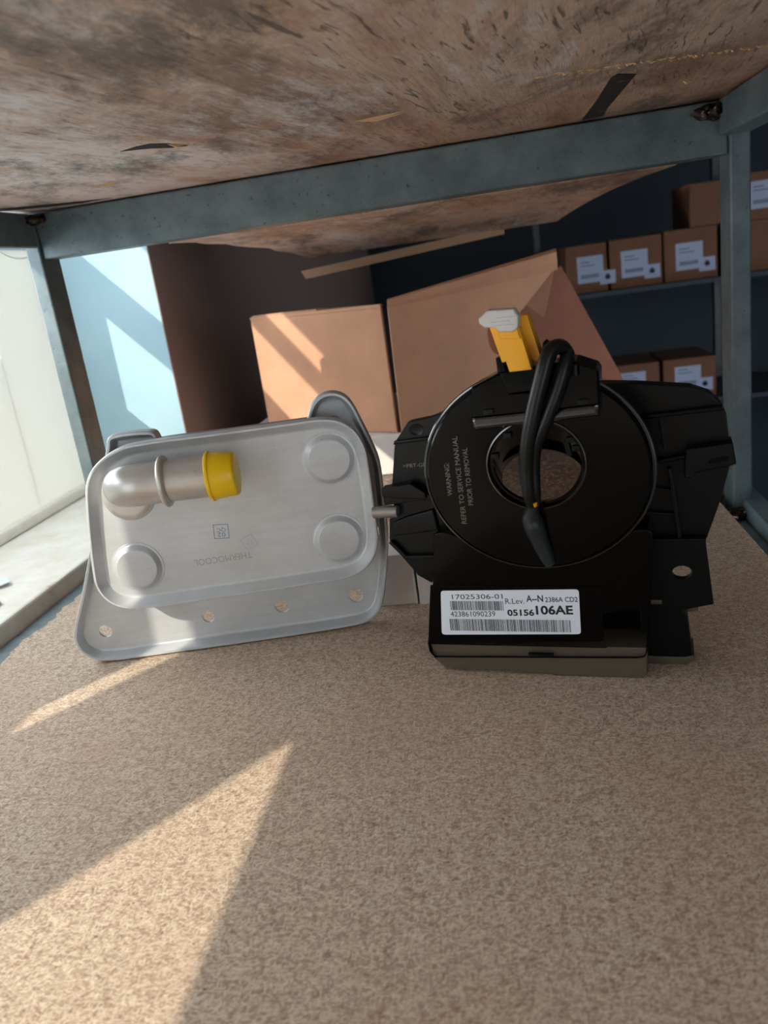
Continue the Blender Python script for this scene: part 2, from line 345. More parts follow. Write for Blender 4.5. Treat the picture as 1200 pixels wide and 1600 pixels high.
# ================================================================ steel rack
rack = thing('steel_rack', 'grey welded square-tube steel rack framing both wooden shelf boards', 'shelf rack')
def tube(name, x0, x1, y0, y1, z0, z1, m=M_steel): return box(name, x0, x1, y0, y1, z0, z1, m, rack, bv=.0011)
tube('post', -.010, 0, -.025, 0, -.10, H)
tube('post', W, W + .012, -.025, 0, -.10, H)
tube('back_rail', 0.0002, W - .0002, -.022, 0, H - .030, H)
tube('side_rail', -.004, 0, -.78, -.0252, H - .022, H)
tube('side_rail', W - .006, W + .012, -.78, -.0252, H - .020, H)
tube('bottom_rail', -.020, .020, -.78, -.0252, -.034, -.0125)
tube('bottom_rail', W - .005, W + .016, -.78, -.0252, -.034, -.0125)
tube('bottom_rail', 0.0002, W - .0002, -.024, -.001, -.034, -.0125)
tube('bottom_rail', W + .006, W + .020, -.30, .09, -.014, .000, M_steel)
def blob(name, c, r, seed, sc=(1, 1, .5)):
    rn = random.Random(seed); bm = bmesh.new(); bmesh.ops.create_icosphere(bm, subdivisions=3, radius=r)
    for v in bm.verts:
        d = 1 + .22 * math.sin(v.co.x * 900 + seed) * math.cos(v.co.y * 1100) + rn.uniform(-.08, .08); v.co = Vector((v.co.x * d * sc[0], v.co.y * d * sc[1], v.co.z * d * sc[2])) + Vector(c)
    return link(name, to_mesh(bm, True, 60), M_weld, rack)
blob('weld_bead', (.002, -.027, H - .0042), .0075, 3, (1.2, .8, .45)); blob('weld_bead', (W - .008, -.026, H - .0062), .010, 5, (1.2, .8, .45)); blob('weld_bead', (W + .002, -.028, -.008), .007, 9)

# ---------------- boards
def ragged(name, x0, x1, y0, y1, z0, z1, m, step=.004, amp=.0022, side='x0', seed=2):
    rn = random.Random(seed); pts = []
    if side == 'x0':
        n = int((y1 - y0) / step); off = 0
        for i in range(n + 1):
            off = .7 * off + rn.uniform(-amp, amp); pts.append((x0 + off, y0 + (y1 - y0) * i / n))
        pts += [(x1, y1), (x1, y0)]
    else:
        n = int((x1 - x0) / step); off = 0
        for i in range(n + 1):
            off = .7 * off + rn.uniform(-amp, amp); pts.append((x0 + (x1 - x0) * i / n, y0 + off))
        pts += [(x1, y1), (x0, y1)]
    bm = bmesh.new(); R = [[bm.verts.new((x, y, z)) for x, y in pts] for z in (z0, z1)]
    for i in range(len(pts)): bm.faces.new((R[0][i - 1], R[0][i], R[1][i], R[1][i - 1]))
    for r in R: cap(bm, [pts], r)
    return link(name, to_mesh(bm), m)
lower = tag(ragged('shelf_board', .0125, W - .009, -.95, -.0005, -.012, 0, M_board), 'brown particle board shelf the two car parts stand on', 'shelf board')
upper = tag(ragged('plywood_board', -.016, W + .02, -.78, -.001, H + .0012, H + .018, M_ply, amp=.003, seed=4), 'stained old plywood board overhead, scratched, with a black stripe', 'shelf board')
def flat_local(name, pts, z0, z1, m, parent):
    bm = bmesh.new(); R = [[bm.verts.new((x, y, z)) for x, y in pts] for z in (z0, z1)]
    for i in range(len(pts)): bm.faces.new((R[0][i - 1], R[0][i], R[1][i], R[1][i - 1]))
    for r in R: cap(bm, [pts], r)
    return link(name, to_mesh(bm), m, parent)
stripe = flat_local('painted_stripe', [(.368, -.158), (.3775, -.149), (.3765, -.06), (.378, -.026), (.3655, -.026), (.3665, -.09), (.366, -.15)], H + .0010, H + .0020, M_black_paint, upper); lab(stripe, 'worn black painted stripe')
lab(flat_local('torn_hole', [(.1400, -.1815), (.150, -.1865), (.157, -.1875), (.163, -.1815), (.1675, -.1665), (.160, -.1685), (.153, -.176), (.147, -.1790)], H + .0010, H + .0020, M_tear, upper), 'dark torn hole in the veneer')
lab(flat_local('torn_hole', [(-.012, -.075), (.01, -.058), (.045, -.036), (.062, -.028), (.04, -.0275), (.02, -.036), (-.004, -.052), (-.014, -.062)], H + .0010, H + .0020, M_tear, upper), 'dark crack along the back left edge')
def splinter(a, b, wd, lift=.0015, m=M_splint):
    A, B = Vector(a), Vector(b); t = (B - A).normalized(); s = Vector((-t.y, t.x, 0)) * wd; bm = bmesh.new(); d = Vector((0, 0, -lift))
    v = [bm.verts.new(p) for p in (A - s * .3, A + s * .3, A.lerp(B, .4) + s + d, A.lerp(B, .4) - s + d, B + d * .4, A.lerp(B, .4) + Vector((0, 0, 0)))]
    for f in ((0, 1, 2, 3), (3, 2, 4), (0, 3, 5), (1, 2, 5), (3, 4, 5), (2, 4, 5), (0, 1, 5)): bm.faces.new([v[i] for i in f])
    return link('splinter', to_mesh(bm), m, upper)
splinter((.2478, -.160, H), (.2735, -.1695, H), .0007); splinter((.250, -.157, H), (.272, -.164, H), .0006)
rn = random.Random(12)
for k in range(46):
    t = k / 46; x = .330 + t * .100 + rn.uniform(-.001, .001); y = -.1905 + .020 * t + rn.uniform(-.0025, .0025)
    splinter((x, y, H), (x + rn.uniform(.001, .004), y + rn.uniform(-.002, .0015), H), .0004 + .0004 * rn.random(), .0008)
for a, b, wd in (((.165, -.186, H), (.172, -.180, H), .0008), ((.405, -.115, H), (.410, -.112, H), .0007), ((.27, -.06, H), (.274, -.045, H), .0005), ((.10, -.10, H), (.085, -.105, H), .0006)): splinter(a, b, wd)

# torn second sheet behind the back rail, sagging
def torn_sheet():
    bm = bmesh.new(); rn = random.Random(8); nx, ny = 40, 10; G = {}
    for j in range(ny + 1):
        for i in range(nx + 1):
            s, t = i / nx, j / ny; x = (.084 + .03 * t) * (1 - s) + (.425 - .055 * t) * s; y = .0012 + .30 * t
            if i == 0: x += rn.uniform(-.003, .004)
            z = .2175 - .0165 * t * t
            for l, dz in ((0, 0), (1, .006)): G[i, j, l] = bm.verts.new((x, y + (rn.uniform(-.002, .002) if j == ny else 0), z + dz))
    for j in range(ny):
        for i in range(nx):
            for l in (0, 1): bm.faces.new((G[i, j, l], G[i + 1, j, l], G[i + 1, j + 1, l], G[i, j + 1, l]))
    for j in range(ny):
        for i in (0, nx): bm.faces.new((G[i, j, 0], G[i, j + 1, 0], G[i, j + 1, 1], G[i, j, 1]))
    for i in range(nx):
        for j in (0, ny): bm.faces.new((G[i, j, 0], G[i + 1, j, 0], G[i + 1, j, 1], G[i, j, 1]))
    return link('plywood_sheet', to_mesh(bm), M_ply)
tag(torn_sheet(), 'sagging torn plywood sheet behind the grey back rail', 'plywood')
def lath():
    bm = bmesh.new(); a, b = Vector((.108, .288, .1845)), Vector((.318, .300, .2005)); t = (b - a)
    for k in range(4):
        z = k * .0021; vs = []
        for p in (a, b):
            for dy, dz in ((0, 0), (.016, 0), (.016, .0019), (0, .0019)): vs.append(bm.verts.new(p + Vector((rn.uniform(-.003, .003) if p is a else 0, dy + .0006 * (k % 2), dz + z - .004))))
        for f in ((0, 1, 2, 3), (4, 5, 6, 7), (0, 1, 5, 4), (1, 2, 6, 5), (2, 3, 7, 6), (3, 0, 4, 7)): bm.faces.new([vs[i] for i in f])
    return link('wood_lath', to_mesh(bm), M_plyedge)
tag(lath(), 'thin splintered plywood lath hanging above the cardboard cartons', 'lath')

# ================================================================ cartons
slab = tag(box('white_slab', .03, .262, .150, .40, -.003, .0345, M_wcard, bv=.0015), 'white packing slab under the brown cardboard cartons', 'packaging')
def carton_a():
    a, b = Vector((.0560, .245, 0)), Vector((.2035, .1530, 0)); d = (b - a).normalized(); n = Vector((d.y, -d.x, 0)); L = (b - a).length   # n towards camera
    if n.y > 0: n = -n
    t = thing('cardboard_box', 'smaller brown cardboard carton with sun stripes, left of the larger one', 'box', (a.x, a.y, .035), math.atan2(d.y, d.x))
    box('side_panel', 0, L, 0, .003, 0, .113, M_card, t, .0008)
    box('side_panel', 0, .003, .0031, .04, 0, .113, M_card, t, .0008); flat_local('flap', [(.0, .0), (L, .0), (L, .0032), (.003, .040), (0, .040)], .1131, .1158, M_card, t)
    bm_o = box('flap', .004, L * .55, -.0006, .0105, .1159, .1172, M_card, t, .0005)
    flat_local('bottom_panel', [(.0031, .0031), (L - .002, .0031), (.0031, .040)], .0, .003, M_card2, t)
    return t
carton_a()
def carton_b():
    t = thing('cardboard_box', 'large open brown cardboard carton with slanting right side darkened as shade', 'box', (.207, .149, .035))
    o = Vector((.207, .149, .035)); th = math.tan(math.radians(20))
    def fp(x, z): return Vector((x, .15 + (x - .21) * th, z)) - o
    P0, P1, P2, P3_, P4 = fp(.2085, .035), fp(.2105, .1485), fp(.361, .162), fp(.316, .117), fp(.322, .035)
    P5 = Vector((.4230, .2293, .035)) - o; P2b = P2 + Vector((.004, .012, -.001))
    def slab_(name, pts, m, dvec):
        bm = bmesh.new(); A = [bm.verts.new(p) for p in pts]; B = [bm.verts.new(p + dvec) for p in pts]; bm.faces.new(A); bm.faces.new(B[::-1])
        for i in range(len(pts)): bm.faces.new((A[i - 1], A[i], B[i], B[i - 1]))
        bmesh.ops.triangulate(bm, faces=[f for f in bm.faces if len(f.verts) > 4])
        return link(name, to_mesh(bm), m, t)
    dv = Vector((-.0010, .0028, 0))
    slab_('front_panel', [P0, P4, P3_, P2, P1], M_card, dv)
    slab_('side_panel', [P3_ + Vector((.0003, 0, 0)), P4 + Vector((.0003, 0, 0)), P5, P2b], M_card2, Vector((0, .003, 0)))
    q = Vector((0, .17, 0)); slab_('side_panel', [P0 + dv * 1.1, P1 + dv * 1.1, P1 + q * .5, P0 + q * .5], M_card2, Vector((.003, 0, 0)))
    slab_('back_panel', [P0 + q * .51, P5 + q * .5, P2 + q * .5, P1 + q * .51], M_card2, Vector((0, .003, 0)))
    # folded-over top flap: thin rolled strip along the top edge
    d = (P2 - P1); n = Vector((.35, -.94, 0)) ; bm = bmesh.new(); R = []
    for k, s in enumerate((0, 1)):
        c = P1.lerp(P2, s) ; wd = .003 + .0045 * s
        R.append([bm.verts.new(c + Vector((0, dy * wd, dz * wd))) for dy, dz in ((-.2, -.6), (-.9, .3), (-.5, 1.5), (.6, 1.9), (1.3, 1.4), (1.0, .9), (.4, 1.2), (-.1, .9), (.1, -.2))])
    m_ = len(R[0])
    for i in range(m_): bm.faces.new((R[0][i - 1], R[0][i], R[1][i], R[1][i - 1]))
    link('flap', to_mesh(bm), M_card, t)
carton_b()
wt = thing('white_carton', 'small white carton behind the cooler, left of the pair', 'box', (.2185, -.1585, 0), .03)
box('body', 0, .0275, 0, .03, .0, .0300, M_wcard, wt, .0006); box('flap', .0274, .0284, -.0006, .029, .0, .0285, M_wcard, wt, .0002)
wt = thing('white_carton', 'small white carton behind the black part, right of the pair', 'box', (.2480, -.1578, 0), .02)
box('body', 0, .035, 0, .03, .0, .029, M_wcard, wt, .0006); box('flap', .0005, .0345, -.0012, -.0001, .0, .0285, M_wcard, wt, .0002)

# ================================================================ oil cooler
YK = math.radians(9.5786)
ck = thing('oil_cooler', 'silver aluminium oil cooler with bent pipe and yellow cap', 'car part', (.0783, -.2081, .0020), YK)
brk = [(-8.8, 17.7), (-.4, 36.4), (10, 60.7), (18.8, 83.7), (26.7, 102.8), (31.3, 112.7), (33.0, 117.6), (36.0, 119.0), (54.0, 118.4), (56.5, 117.0), (58.7, 112), (92.7, 110.3), (126.4, 109.3), (130.8, 110.6), (132.3, 114.5), (135.0, 119.8), (139.5, 123.7), (145.6, 124.8), (151.5, 122.5), (155.2, 117.6), (158.5, 108.5), (162.3, 96.5), (164.6, 87.0), (164.5, 69.2), (163.3, 44.1), (158.8, 22), (155.6, 10.5), (151.5, 4.0), (145.5, .6), (138.4, -.4), (90.2, -1.4), (43.4, -1.3), (2, -.4), (-3.6, 2.2), (-7.6, 6.6), (-9.4, 11.8)]
B0 = ccw(catmull(brk, 3))
hol = [circ(5.7, 14.2, 3.6, 18), circ(61.7, 14.3, 3.4, 18), circ(101.6, 14.2, 3.8, 18), circ(141.8, 14.5, 3.9, 18), circ(144.5, 108.9, 3.6, 18), circ(160.0 - 1.6, 48.6, 2.2, 14)]
def I(d): return inset(B0, d)
I_fl = I(4.2)
loft('bracket_plate', [(I_fl, -8), (B0, -8), (B0, -.8), (I(.5), 0), (I(1.6), 0), (I(2.2), -1), (I(3.2), -5.4), (I_fl, -6.2)], M_alu, ck, holes=hol, ang=50)
pan = [(22.1, 98.6), (19.3, 86), (16.9, 70.9), (14.9, 55), (14.6, 47), (16.9, 40.5), (21.0, 35.8), (27.3, 32.8), (36, 31.7), (68.1, 31.6), (127.4, 32.0), (140.2, 32.6), (148.5, 35.4), (155.0, 41.5), (158.1, 49.4), (158.9, 57.9), (159.1, 69.7), (159.2, 88.2), (158.4, 99), (154.8, 107.2), (148.6, 112.6), (140.7, 114.9), (128, 115.2), (112.7, 115.2), (85, 115.4), (57.3, 115.8), (44, 115.0), (33.9, 111.4), (26.2, 105.4)]
N0 = ccw(catmull(pan, 4))
def J(d): return inset(N0, d)
rings = []
for k, z in enumerate((-6.1, -3.4, -.9, 1.8, 4.4)): rings += [(J(3.2), z), (J(2.2), z + .5), (J(2.2), z + 1.5), (J(3.2), z + 2)]
o = loft('plate_stack', rings, M_alu_d, ck, ang=25); lab(o, 'stack of plates behind the front pan, darkened as shade')
loft('front_pan', [(J(1.5), 6.5), (J(.2), 7), (J(0), 8.5), (J(.0), 13.6), (J(.5), 14.4), (J(1.3), 14.4), (J(2.0), 13.4), (J(4.6), 10.2), (J(5.6), 9.8), (J(6.2), 9.8)], M_alu, ck, ang=50)
lab(loft('rear_shade_block', [(inset(N0, 6), -22), (inset(N0, 4), -20), (inset(N0, 4), -8.05)], M_alu_d, ck, ang=25), 'added rear block of the cooler core, darkened as shade')  # added out of sight to shade the board behind the bolt holes
FACE = 9.8
def boss(cx, cy, r0=12.6, r1=9.7, hgt=2.7):
    return loft('boss', [(circ(cx, cy, r0 + .9, 48), FACE - .2), (circ(cx, cy, r0 + .7, 48), FACE + .25), (circ(cx, cy, r0, 48), FACE + .3), (circ(cx, cy, r0 - .6, 48), FACE + .5), (circ(cx, cy, r1 + .7, 48), FACE + hgt - .3), (circ(cx, cy, r1, 48), FACE + hgt)], M_alu, ck, ang=60)
boss(140.3, 94.1); boss(138.8, 52.7); boss(36.2, 52.5)
loft('pipe_flange', [(circ(40.2, 90.5, 13.2, 48), FACE - .2), (circ(40.2, 90.5, 13, 48), FACE + .8), (circ(40.2, 90.5, 11.8, 48), FACE + 1.3), (circ(40.2, 90.5, 11.6, 48), FACE + 3.2), (circ(40.2, 90.5, 10.4, 48), FACE + 3.9), (circ(40.2, 90.8, 9.6, 48), FACE + 4)], M_alu_p, ck, ang=40)
pp = sweep('pipe', [(41.5, 95.0, 10.5), (41.5, 95.4, 14), (42.1, 97.0, 20.5), (45.6, 98.2, 25.2), (52, 98.4, 26.7), (62, 98.4, 26.8), (88, 97.6, 26.8)], [9.0, 9.0, 9.5, 9.9, 10, 9.9, 9.6], M_alu_p, ck, seg=40, sub=8)
def ring(name, path, m, parent, seg=40):
    """lathe about the pipe axis (u direction): path of (u, r)"""
    bm = bmesh.new(); R = []
    for u, r in path:
        cv = 98.4 - (u - 62) * .031; R.append([bm.verts.new(P3(u + .0 * r, cv + r * math.cos(a), 26.8 + r * math.sin(a))) for a in (2 * math.pi * k / seg for k in range(seg))])
    for a, b in zip(R, R[1:]):
        for i in range(seg): bm.faces.new((a[i - 1], a[i], b[i], b[i - 1]))
    bm.faces.new(R[0]); bm.faces.new(R[-1]); return link(name, to_mesh(bm, True, 50), m, parent)
ring('pipe_bead', [(62.2, 9.7), (62.3, 10.8), (62.9, 11.9), (64.0, 12.4), (65.0, 12.0), (65.7, 10.9), (65.9, 9.7)], M_alu_p, pp)
cp = ring('pipe_cap', [(84.6, 9.8), (84.5, 11.4), (85.0, 11.9), (86.0, 11.8), (86.3, 11.2), (88, 11.0), (96.5, 10.2), (97.6, 9.6), (97.8, 8.8)], M_yel, ck); lab(cp, 'yellow plastic cap on the pipe end')
text('lettering', 'THERMOCOOL', M_gink, ck, 94.0, 52.6, FACE, 29.5, 3.4, math.radians(180.5), 0.0, .04)
def stamp(cx, cy, s, rot, m, chars):
    cr, sr = math.cos(rot), math.sin(rot)
    def tr_(x, y): return (cx + x * cr - y * sr, cy + x * sr + y * cr)
    bm = bmesh.new(); h = s / 2; t = .35
    O = [tr_(x, y) for x, y in ((-h, -h), (h, -h), (h, h), (-h, h))]; N_ = [tr_(x, y) for x, y in ((-h + t, -h + t), (h - t, -h + t), (h - t, h - t), (-h + t, h - t))]
    vo = [bm.verts.new(P3(x, y, FACE + .04)) for x, y in O]; vi = [bm.verts.new(P3(x, y, FACE + .04)) for x, y in N_]
    for i in range(4): bm.faces.new((vo[i - 1], vo[i], vi[i], vi[i - 1]))
    f = link('stamp_border', to_mesh(bm), m, ck)
    x, y = tr_(h * .5, h * .45); text('lettering', chars[0], m, ck, *tr_(h * .62, h * .55), FACE, s * .62, s * .3, rot + math.pi, 0, .04)
    text('lettering', chars[1], m, ck, *tr_(h * .5, -h * .15), FACE, s * .5, s * .3, rot + math.pi, 0, .04)
stamp(81.2, 65.2, 7.6, math.radians(-5), M_bink, ('QC', '02')); stamp(94.0, 57.6, 6.6, math.radians(24), M_bink2, ('QC', '02'))

# ================================================================ clock spring (steering column part)
YC = math.radians(-10.4701)
cs = thing('clock_spring', 'black plastic steering column module with big ring, cable loop and barcode label', 'car part', (.2653, -.2401, .0030), YC)
lower_p = roundp([(-4.8, 12.5), (-4.6, 8.6), (-2.4, 5.4), (86.7, 7.6), (89.8, 8.3), (90.8, 11), (92.4, 32.2), (95.4, 66), (80, 64.5), (66, 57.5), (52, 54), (36, 56), (24, 60.5), (10, 66.5), (4.5, 66), (1.0, 40.7)], [1, 1, 1, .2, 1.5, 1, .1, 4, 1, 1, 1, 1, 1, 1, 2, .5], 3)
hs = extr('lower_housing', lower_p, -20, 0, M_blk, cs, bv=.6)
extr('housing_base', [(-4.2, 11.8), (-3.4, 4.1), (1.8, -1.2), (31.6, -1.0), (32.7, -2.0), (49.5, -2.1), (51.1, -2.9), (88.4, -2.9), (90.4, -.5), (90.9, 11.8)], -22, -2.2, M_rim, cs, bv=.7)
bd = extr('label_panel', roundp([(-4.3, 13.3), (73.6, 15.6), (73.8, 41.0), (.2, 41.6)], [0.2, 1.6, 1.6, .2], 4), -.5, .55, M_blk, cs, bv=.3)
quads('panel_edge', [(-4.3, 12.6, 74.5, 13.0)], 0, .3, M_blk, cs)
quads('notch', [(41.0, 8.0, 52.0, 9.2)], -.4, .10, M_blk_m, cs); quads('notch', [(41.0, 9.2, 52.0, 9.6)], 0, .7, M_blk, cs)
# big ring: front ellipse lofted through the hole to the back
EC, EA, EB = (51.2, 92.2), 46.0, 41.6; HC, HA, HB = (51.9, 95.8), 18.9, 17.6; RC, RA, RB = (48.6, 79.9), 17.8, 13.1
def el(c, a, b, seg=96, d=0): return [(c[0] + (a + d) * math.cos(2 * math.pi * k / seg), c[1] + (b + d) * math.sin(2 * math.pi * k / seg)) for k in range(seg)]
def ringloft(name, rr, m, parent, ang=40, closed=True):
    bm = bmesh.new(); R = [[bm.verts.new(P3(x, y, n)) for x, y in poly] for poly, n in rr]
    if closed: R.append(R[0])
    for a, b in zip(R, R[1:]):
        for i in range(len(a)): bm.faces.new((a[i - 1], a[i], b[i], b[i - 1]))
    return wn_(link(name, to_mesh(bm, True, ang), m, parent))
def hm(t): return (HC[0] + (RC[0] - HC[0]) * t, HC[1] + (RC[1] - HC[1]) * t), HA + (RA - HA) * t, HB + (RB - HB) * t
h1 = hm(.15); h9 = hm(.95)
dsk = ringloft('ring_disc', [(el(EC, EA, EB, d=-5), -12), (el(EC, EA, EB, d=-4), -2), (el(EC, EA, EB, d=-2.2), .4), (el(EC, EA, EB, d=-.4), 1.0), (el(EC, EA, EB), 2.0), (el(EC, EA, EB), 2.8), (el(EC, EA, EB, d=-.6), 3.2), (el(EC, EA, EB, d=-1.1), 3.3), (el(EC, EA, EB, d=-1.5), 4.9), (el(EC, EA, EB, d=-2.3), 5.6), (el(HC, HA, HB, d=1.2), 5.6), (el(HC, HA, HB, d=.3), 5.0), (el(HC, HA, HB), 3.8), (el(HC, HA, HB), 1), (el(h1[0], h1[1], h1[2]), -4), (el(h9[0], h9[1], h9[2]), -28), (el(RC, RA, RB), -30), (el(RC, RA, RB, d=2.0), -30), (el(RC, RA, RB, d=2.5), -22), (el(HC, HA + 1, HB + 1, d=2.5), -12)], M_blk, cs)
ringloft('ring_edge', [(el(EC, EA, EB, d=.1), 2.3), (el(EC, EA, EB, d=.5), 2.7), (el(EC, EA, EB, d=.1), 3.2), (el(EC, EA, EB, d=-.5), 3.3)], M_gloss, cs)
ringloft('inner_collar', [(el(HC, HA, HB, d=-.1), 3.4), (el(HC, HA, HB, d=-1.3), 3.4), (el(HC, HA, HB, d=-1.3), .5), (el(HC, HA, HB, d=-.1), .5)], M_blk, cs)
ring2 = ringloft('collar_lip', [(el(HC, HA, HB, d=.9), 5.5), (el(HC, HA, HB, d=.9), 6.1), (el(HC, HA, HB, d=.4), 6.2), (el(HC, HA, HB, d=.3), 5.5)], M_gloss, cs)
for a in (35, 20, 128, 165): 
    x = HC[0] + (HA - 2.0) * math.cos(math.radians(a)); y = HC[1] + (HB - 2.0) * math.sin(math.radians(a)); extr('collar_tab', roundp([(x - 1.6, y - 1.1), (x + 1.6, y - 1.1), (x + 1.6, y + 1.1), (x - 1.6, y + 1.1)], .3, 2), 1.5, 4.6, M_blk_m, cs, bv=.2)
extr('collar_tab', [(64.0, 98.5), (66.0, 98.2), (65.0, 104), (63.2, 104)], -1.5, 3.8, M_blk_m, cs, bv=.2)
# embossed warning, reading upward
for s_, u_, v_, wd in (('WARNING:', 16.6, 84.5, 14.0), ('REFER TO SERVICE MANUAL', 21.3, 72.0, 37.5), ('PRIOR TO REMOVAL', 25.0, 80.0, 24.5)):
    lab(text('lettering', s_, M_emb, cs, u_, v_, 5.55, wd, 2.1, math.radians(90), 0, .18), 'raised lettering on the ring')
# left wing
lw = roundp([(-12.2, 104.4), (-5.2, 112.7), (4.6, 114.0), (20.6, 118.7), (24, 108), (14, 96), (8, 70), (2.0, 42), (-3.8, 36.4), (-9.8, 40.2), (-21.6, 57.0), (-20.0, 68.4), (-15.4, 70.8), (-17.0, 74.6), (-16.6, 84.0), (-12.9, 101.9)], .5, 2)
wg = extr('left_wing', lw, -20, -14.5, M_blk_m, cs, bv=.5)
extr('wing_rib', [(-12.6, 103.4), (12.5, 104.9), (12.5, 106.6), (-12.0, 105.0)], -14.6, -12.6, M_blk, wg, bv=.3)
extr('wing_rib', [(-20.0, 79.8), (-2.5, 82.6), (3.0, 79.6), (3.0, 77.6), (-3.4, 78.0), (-19.8, 76.2)], -14.6, -10.2, M_blk_m, wg, bv=.4)
extr('wing_tab', roundp([(-19.8, 84.6), (-6.0, 86.4), (.5, 82.0), (.5, 79.2), (-13.0, 79.6), (-19.8, 80.9)], .4, 2), -14.6, -8.5, M_blk_m, wg, bv=.4)
extr('wing_rib', [(-21.0, 57.8), (-14.0, 49.4), (3.2, 49.6), (3.2, 51.4), (-13.2, 51.2), (-19.4, 58.4)], -14.6, -11.5, M_blk_m, wg, bv=.3)
extr('wing_step', roundp([(-12.0, 69.6), (2.0, 73.0), (3.5, 62.8), (-18.0, 60.6), (-17.6, 67.2)], .5, 2), -14.6, -12.4, M_blk_m, wg, bv=.8)
loft('wing_hole', [(circ(-1.6, 109.2, 3.2, 20, 2.6), -14.7), (circ(-1.6, 109.2, 3.2, 20, 2.6), -14.2), (circ(-1.6, 109.2, 2.4, 20, 1.9), -14.3)], M_blk, wg)
lab(text('lettering', '>PBT-GF30<', M_emb, wg, -10.0, 92.2, -14.5, 15.0, 1.7, 0.02, 0, .15), 'raised small lettering on the wing')
pin = sweep('metal_pin', [(-26.2, 72.6, -12), (-21, 72.8, -12), (-14.5, 72.8, -12)], [2.7, 2.8, 2.8], M_alu_d, cs, seg=20, sub=2); lab(pin, 'grey metal pin at the left wing')
# right wing with ribs and lower bracket
rw = roundp([(74, 122.4), (89.5, 120.9), (111, 117.8), (117.9, 114.7), (122, 109.8), (123.6, 106.1), (124.6, 94.7), (124.5, 84.2), (121.2, 71.1), (115.6, 54.4), (90, 52.6), (80, 60), (86, 92)], .5, 2)
rg = extr('right_wing', rw, -26, -18, M_blk_m, cs, bv=.6)
extr('wing_rib', [(84, 106.4), (122.4, 108.2), (122.0, 110.0), (84, 108.0)], -18.1, -14.2, M_blk, rg, bv=.3)
extr('wing_rib', [(99.8, 94), (101.2, 94), (100.0, 107), (98.6, 107)], -18.1, -15.0, M_blk_m, rg, bv=.2)
extr('wing_rib', [(92, 87.4), (108.5, 90.0), (108.5, 91.6), (92, 88.9)], -18.1, -13.4, M_blk, rg, bv=.3)
extr('wing_rib', [(101.2, 86), (102.8, 86), (106.0, 55), (104.4, 55)], -18.1, -13.8, M_blk_m, rg, bv=.3)
extr('wing_rib', [(92, 77.6), (102, 76.0), (102, 77.0), (92, 78.8)], -18.1, -15, M_blk_m, rg, bv=.2)
extr('wing_rib', [(92, 66.6), (103.2, 65.6), (103.2, 66.6), (92, 67.8)], -18.1, -15, M_blk_m, rg, bv=.2)
tb = extr('wing_tab', roundp([(108.5, 94.4), (125.4, 96.0), (126.6, 87.4), (124.4, 86.6), (111.0, 84.6), (110.8, 82.6), (107.6, 82.6), (107.6, 88.6)], .4, 2), -22, -11.0, M_blk_m, rg, bv=.6)
extr('tab_slot', roundp([(115.5, 88.2), (123.2, 89.0), (124.6, 91.0), (117.5, 90.4)], .5, 2), -11.2, -10.9, M_blk, rg, bv=.05)
rb = extr('lower_bracket', roundp([(88, 55.6), (114.9, 55.3), (117.6, 26.4), (104.0, 23.4), (88, 25.6)], .6, 2), -17.5, -14, M_blk_m, cs, holes=[circ(105.5, 40.9, 3.9, 24, 3.1)], bv=.4)
extr('bracket_edge', [(88, 55.2), (115.0, 54.9), (115.1, 56.2), (88, 56.5)], -17.5, -12.6, M_blk_m, rb, bv=.3)
extr('bracket_edge', [(92.5, 27.0), (97.2, 27.0), (97.2, 29.0), (92.5, 29.0)], -14.1, -12.6, M_rim, rb, bv=.3)
bl = extr('lower_block', roundp([(88, 25.2), (104.5, 23.8), (107.2, 19.7), (108.8, 1.4), (108.6, -1.0), (105.6, -2.8), (88, -2.8)], .5, 2), -32, -16, M_blk_m, cs, bv=.5)
extr('block_base', [(88.5, -2.9), (106.2, -2.9), (109.4, -.6), (109.4, 1.8), (105.8, .8), (88.5, .8)], -32, -15.4, M_rim, bl, bv=.4)
extr('block_tab', [(105.6, 24.6), (112.0, 24.6), (111.4, 20.6), (107.6, 20.0)], -24, -20, M_rim, bl, bv=.3)
loft('block_disc', [(circ(99.5, 11.5, 5.6, 28), -16.2), (circ(99.5, 11.5, 5.6, 28), -15.8), (circ(99.5, 11.5, 5.3, 28), -15.75)], M_blk_m, bl)
# connector hood on top
hood = roundp([(29.6, 115.6), (30.4, 129.6), (42.0, 134.4), (58.6, 135.4), (66.4, 136.6), (70.4, 136.0), (77.6, 132.9), (78.6, 131.0), (78.4, 117.4)], .6, 2)
hd = extr('connector_hood', hood, -6, 11.0, M_blk, cs, bv=.9)
extr('hood_band', roundp([(29.3, 118.0), (29.6, 113.9), (30.4, 112.6), (78.0, 114.9), (78.4, 119.6)], .4, 2), 4, 12.4, M_gloss, cs, bv=1.6)
for u_ in (34.5, 70.5): extr('hood_slot', roundp([(u_, 118.3 + (u_ - 30) * .03), (u_ + 3.8, 118.5 + (u_ - 30) * .03), (u_ + 3.8, 120.6 + (u_ - 30) * .03), (u_, 120.4 + (u_ - 30) * .03)], .2, 2), 10.8, 12.1, M_blk_m, hd, bv=.2)
for u_ in (33.5, 70.0): extr('hood_foot', roundp([(u_, 111.9 + (u_ - 30) * .03), (u_ + 6.5, 112.2 + (u_ - 30) * .03), (u_ + 6.5, 114.0 + (u_ - 30) * .03), (u_, 113.8 + (u_ - 30) * .03)], .3, 2), 5.4, 9, M_blk, hd, bv=.2)
extr('hood_block', [(42.4, 134.6), (44.9, 126.0), (60.0, 126.8), (59.4, 134.8)], 10.9, 13.2, M_blk, hd, bv=.5)
quads('hood_edge', [(45.2, 125.5, 60.0, 126.0)], 11, 14.0, M_blk, hd)
extr('socket_wall', [(41.4, 134.2), (44.2, 134.4), (44.0, 140.6), (41.2, 140.0)], -2, 12, M_blk, hd, bv=.3)
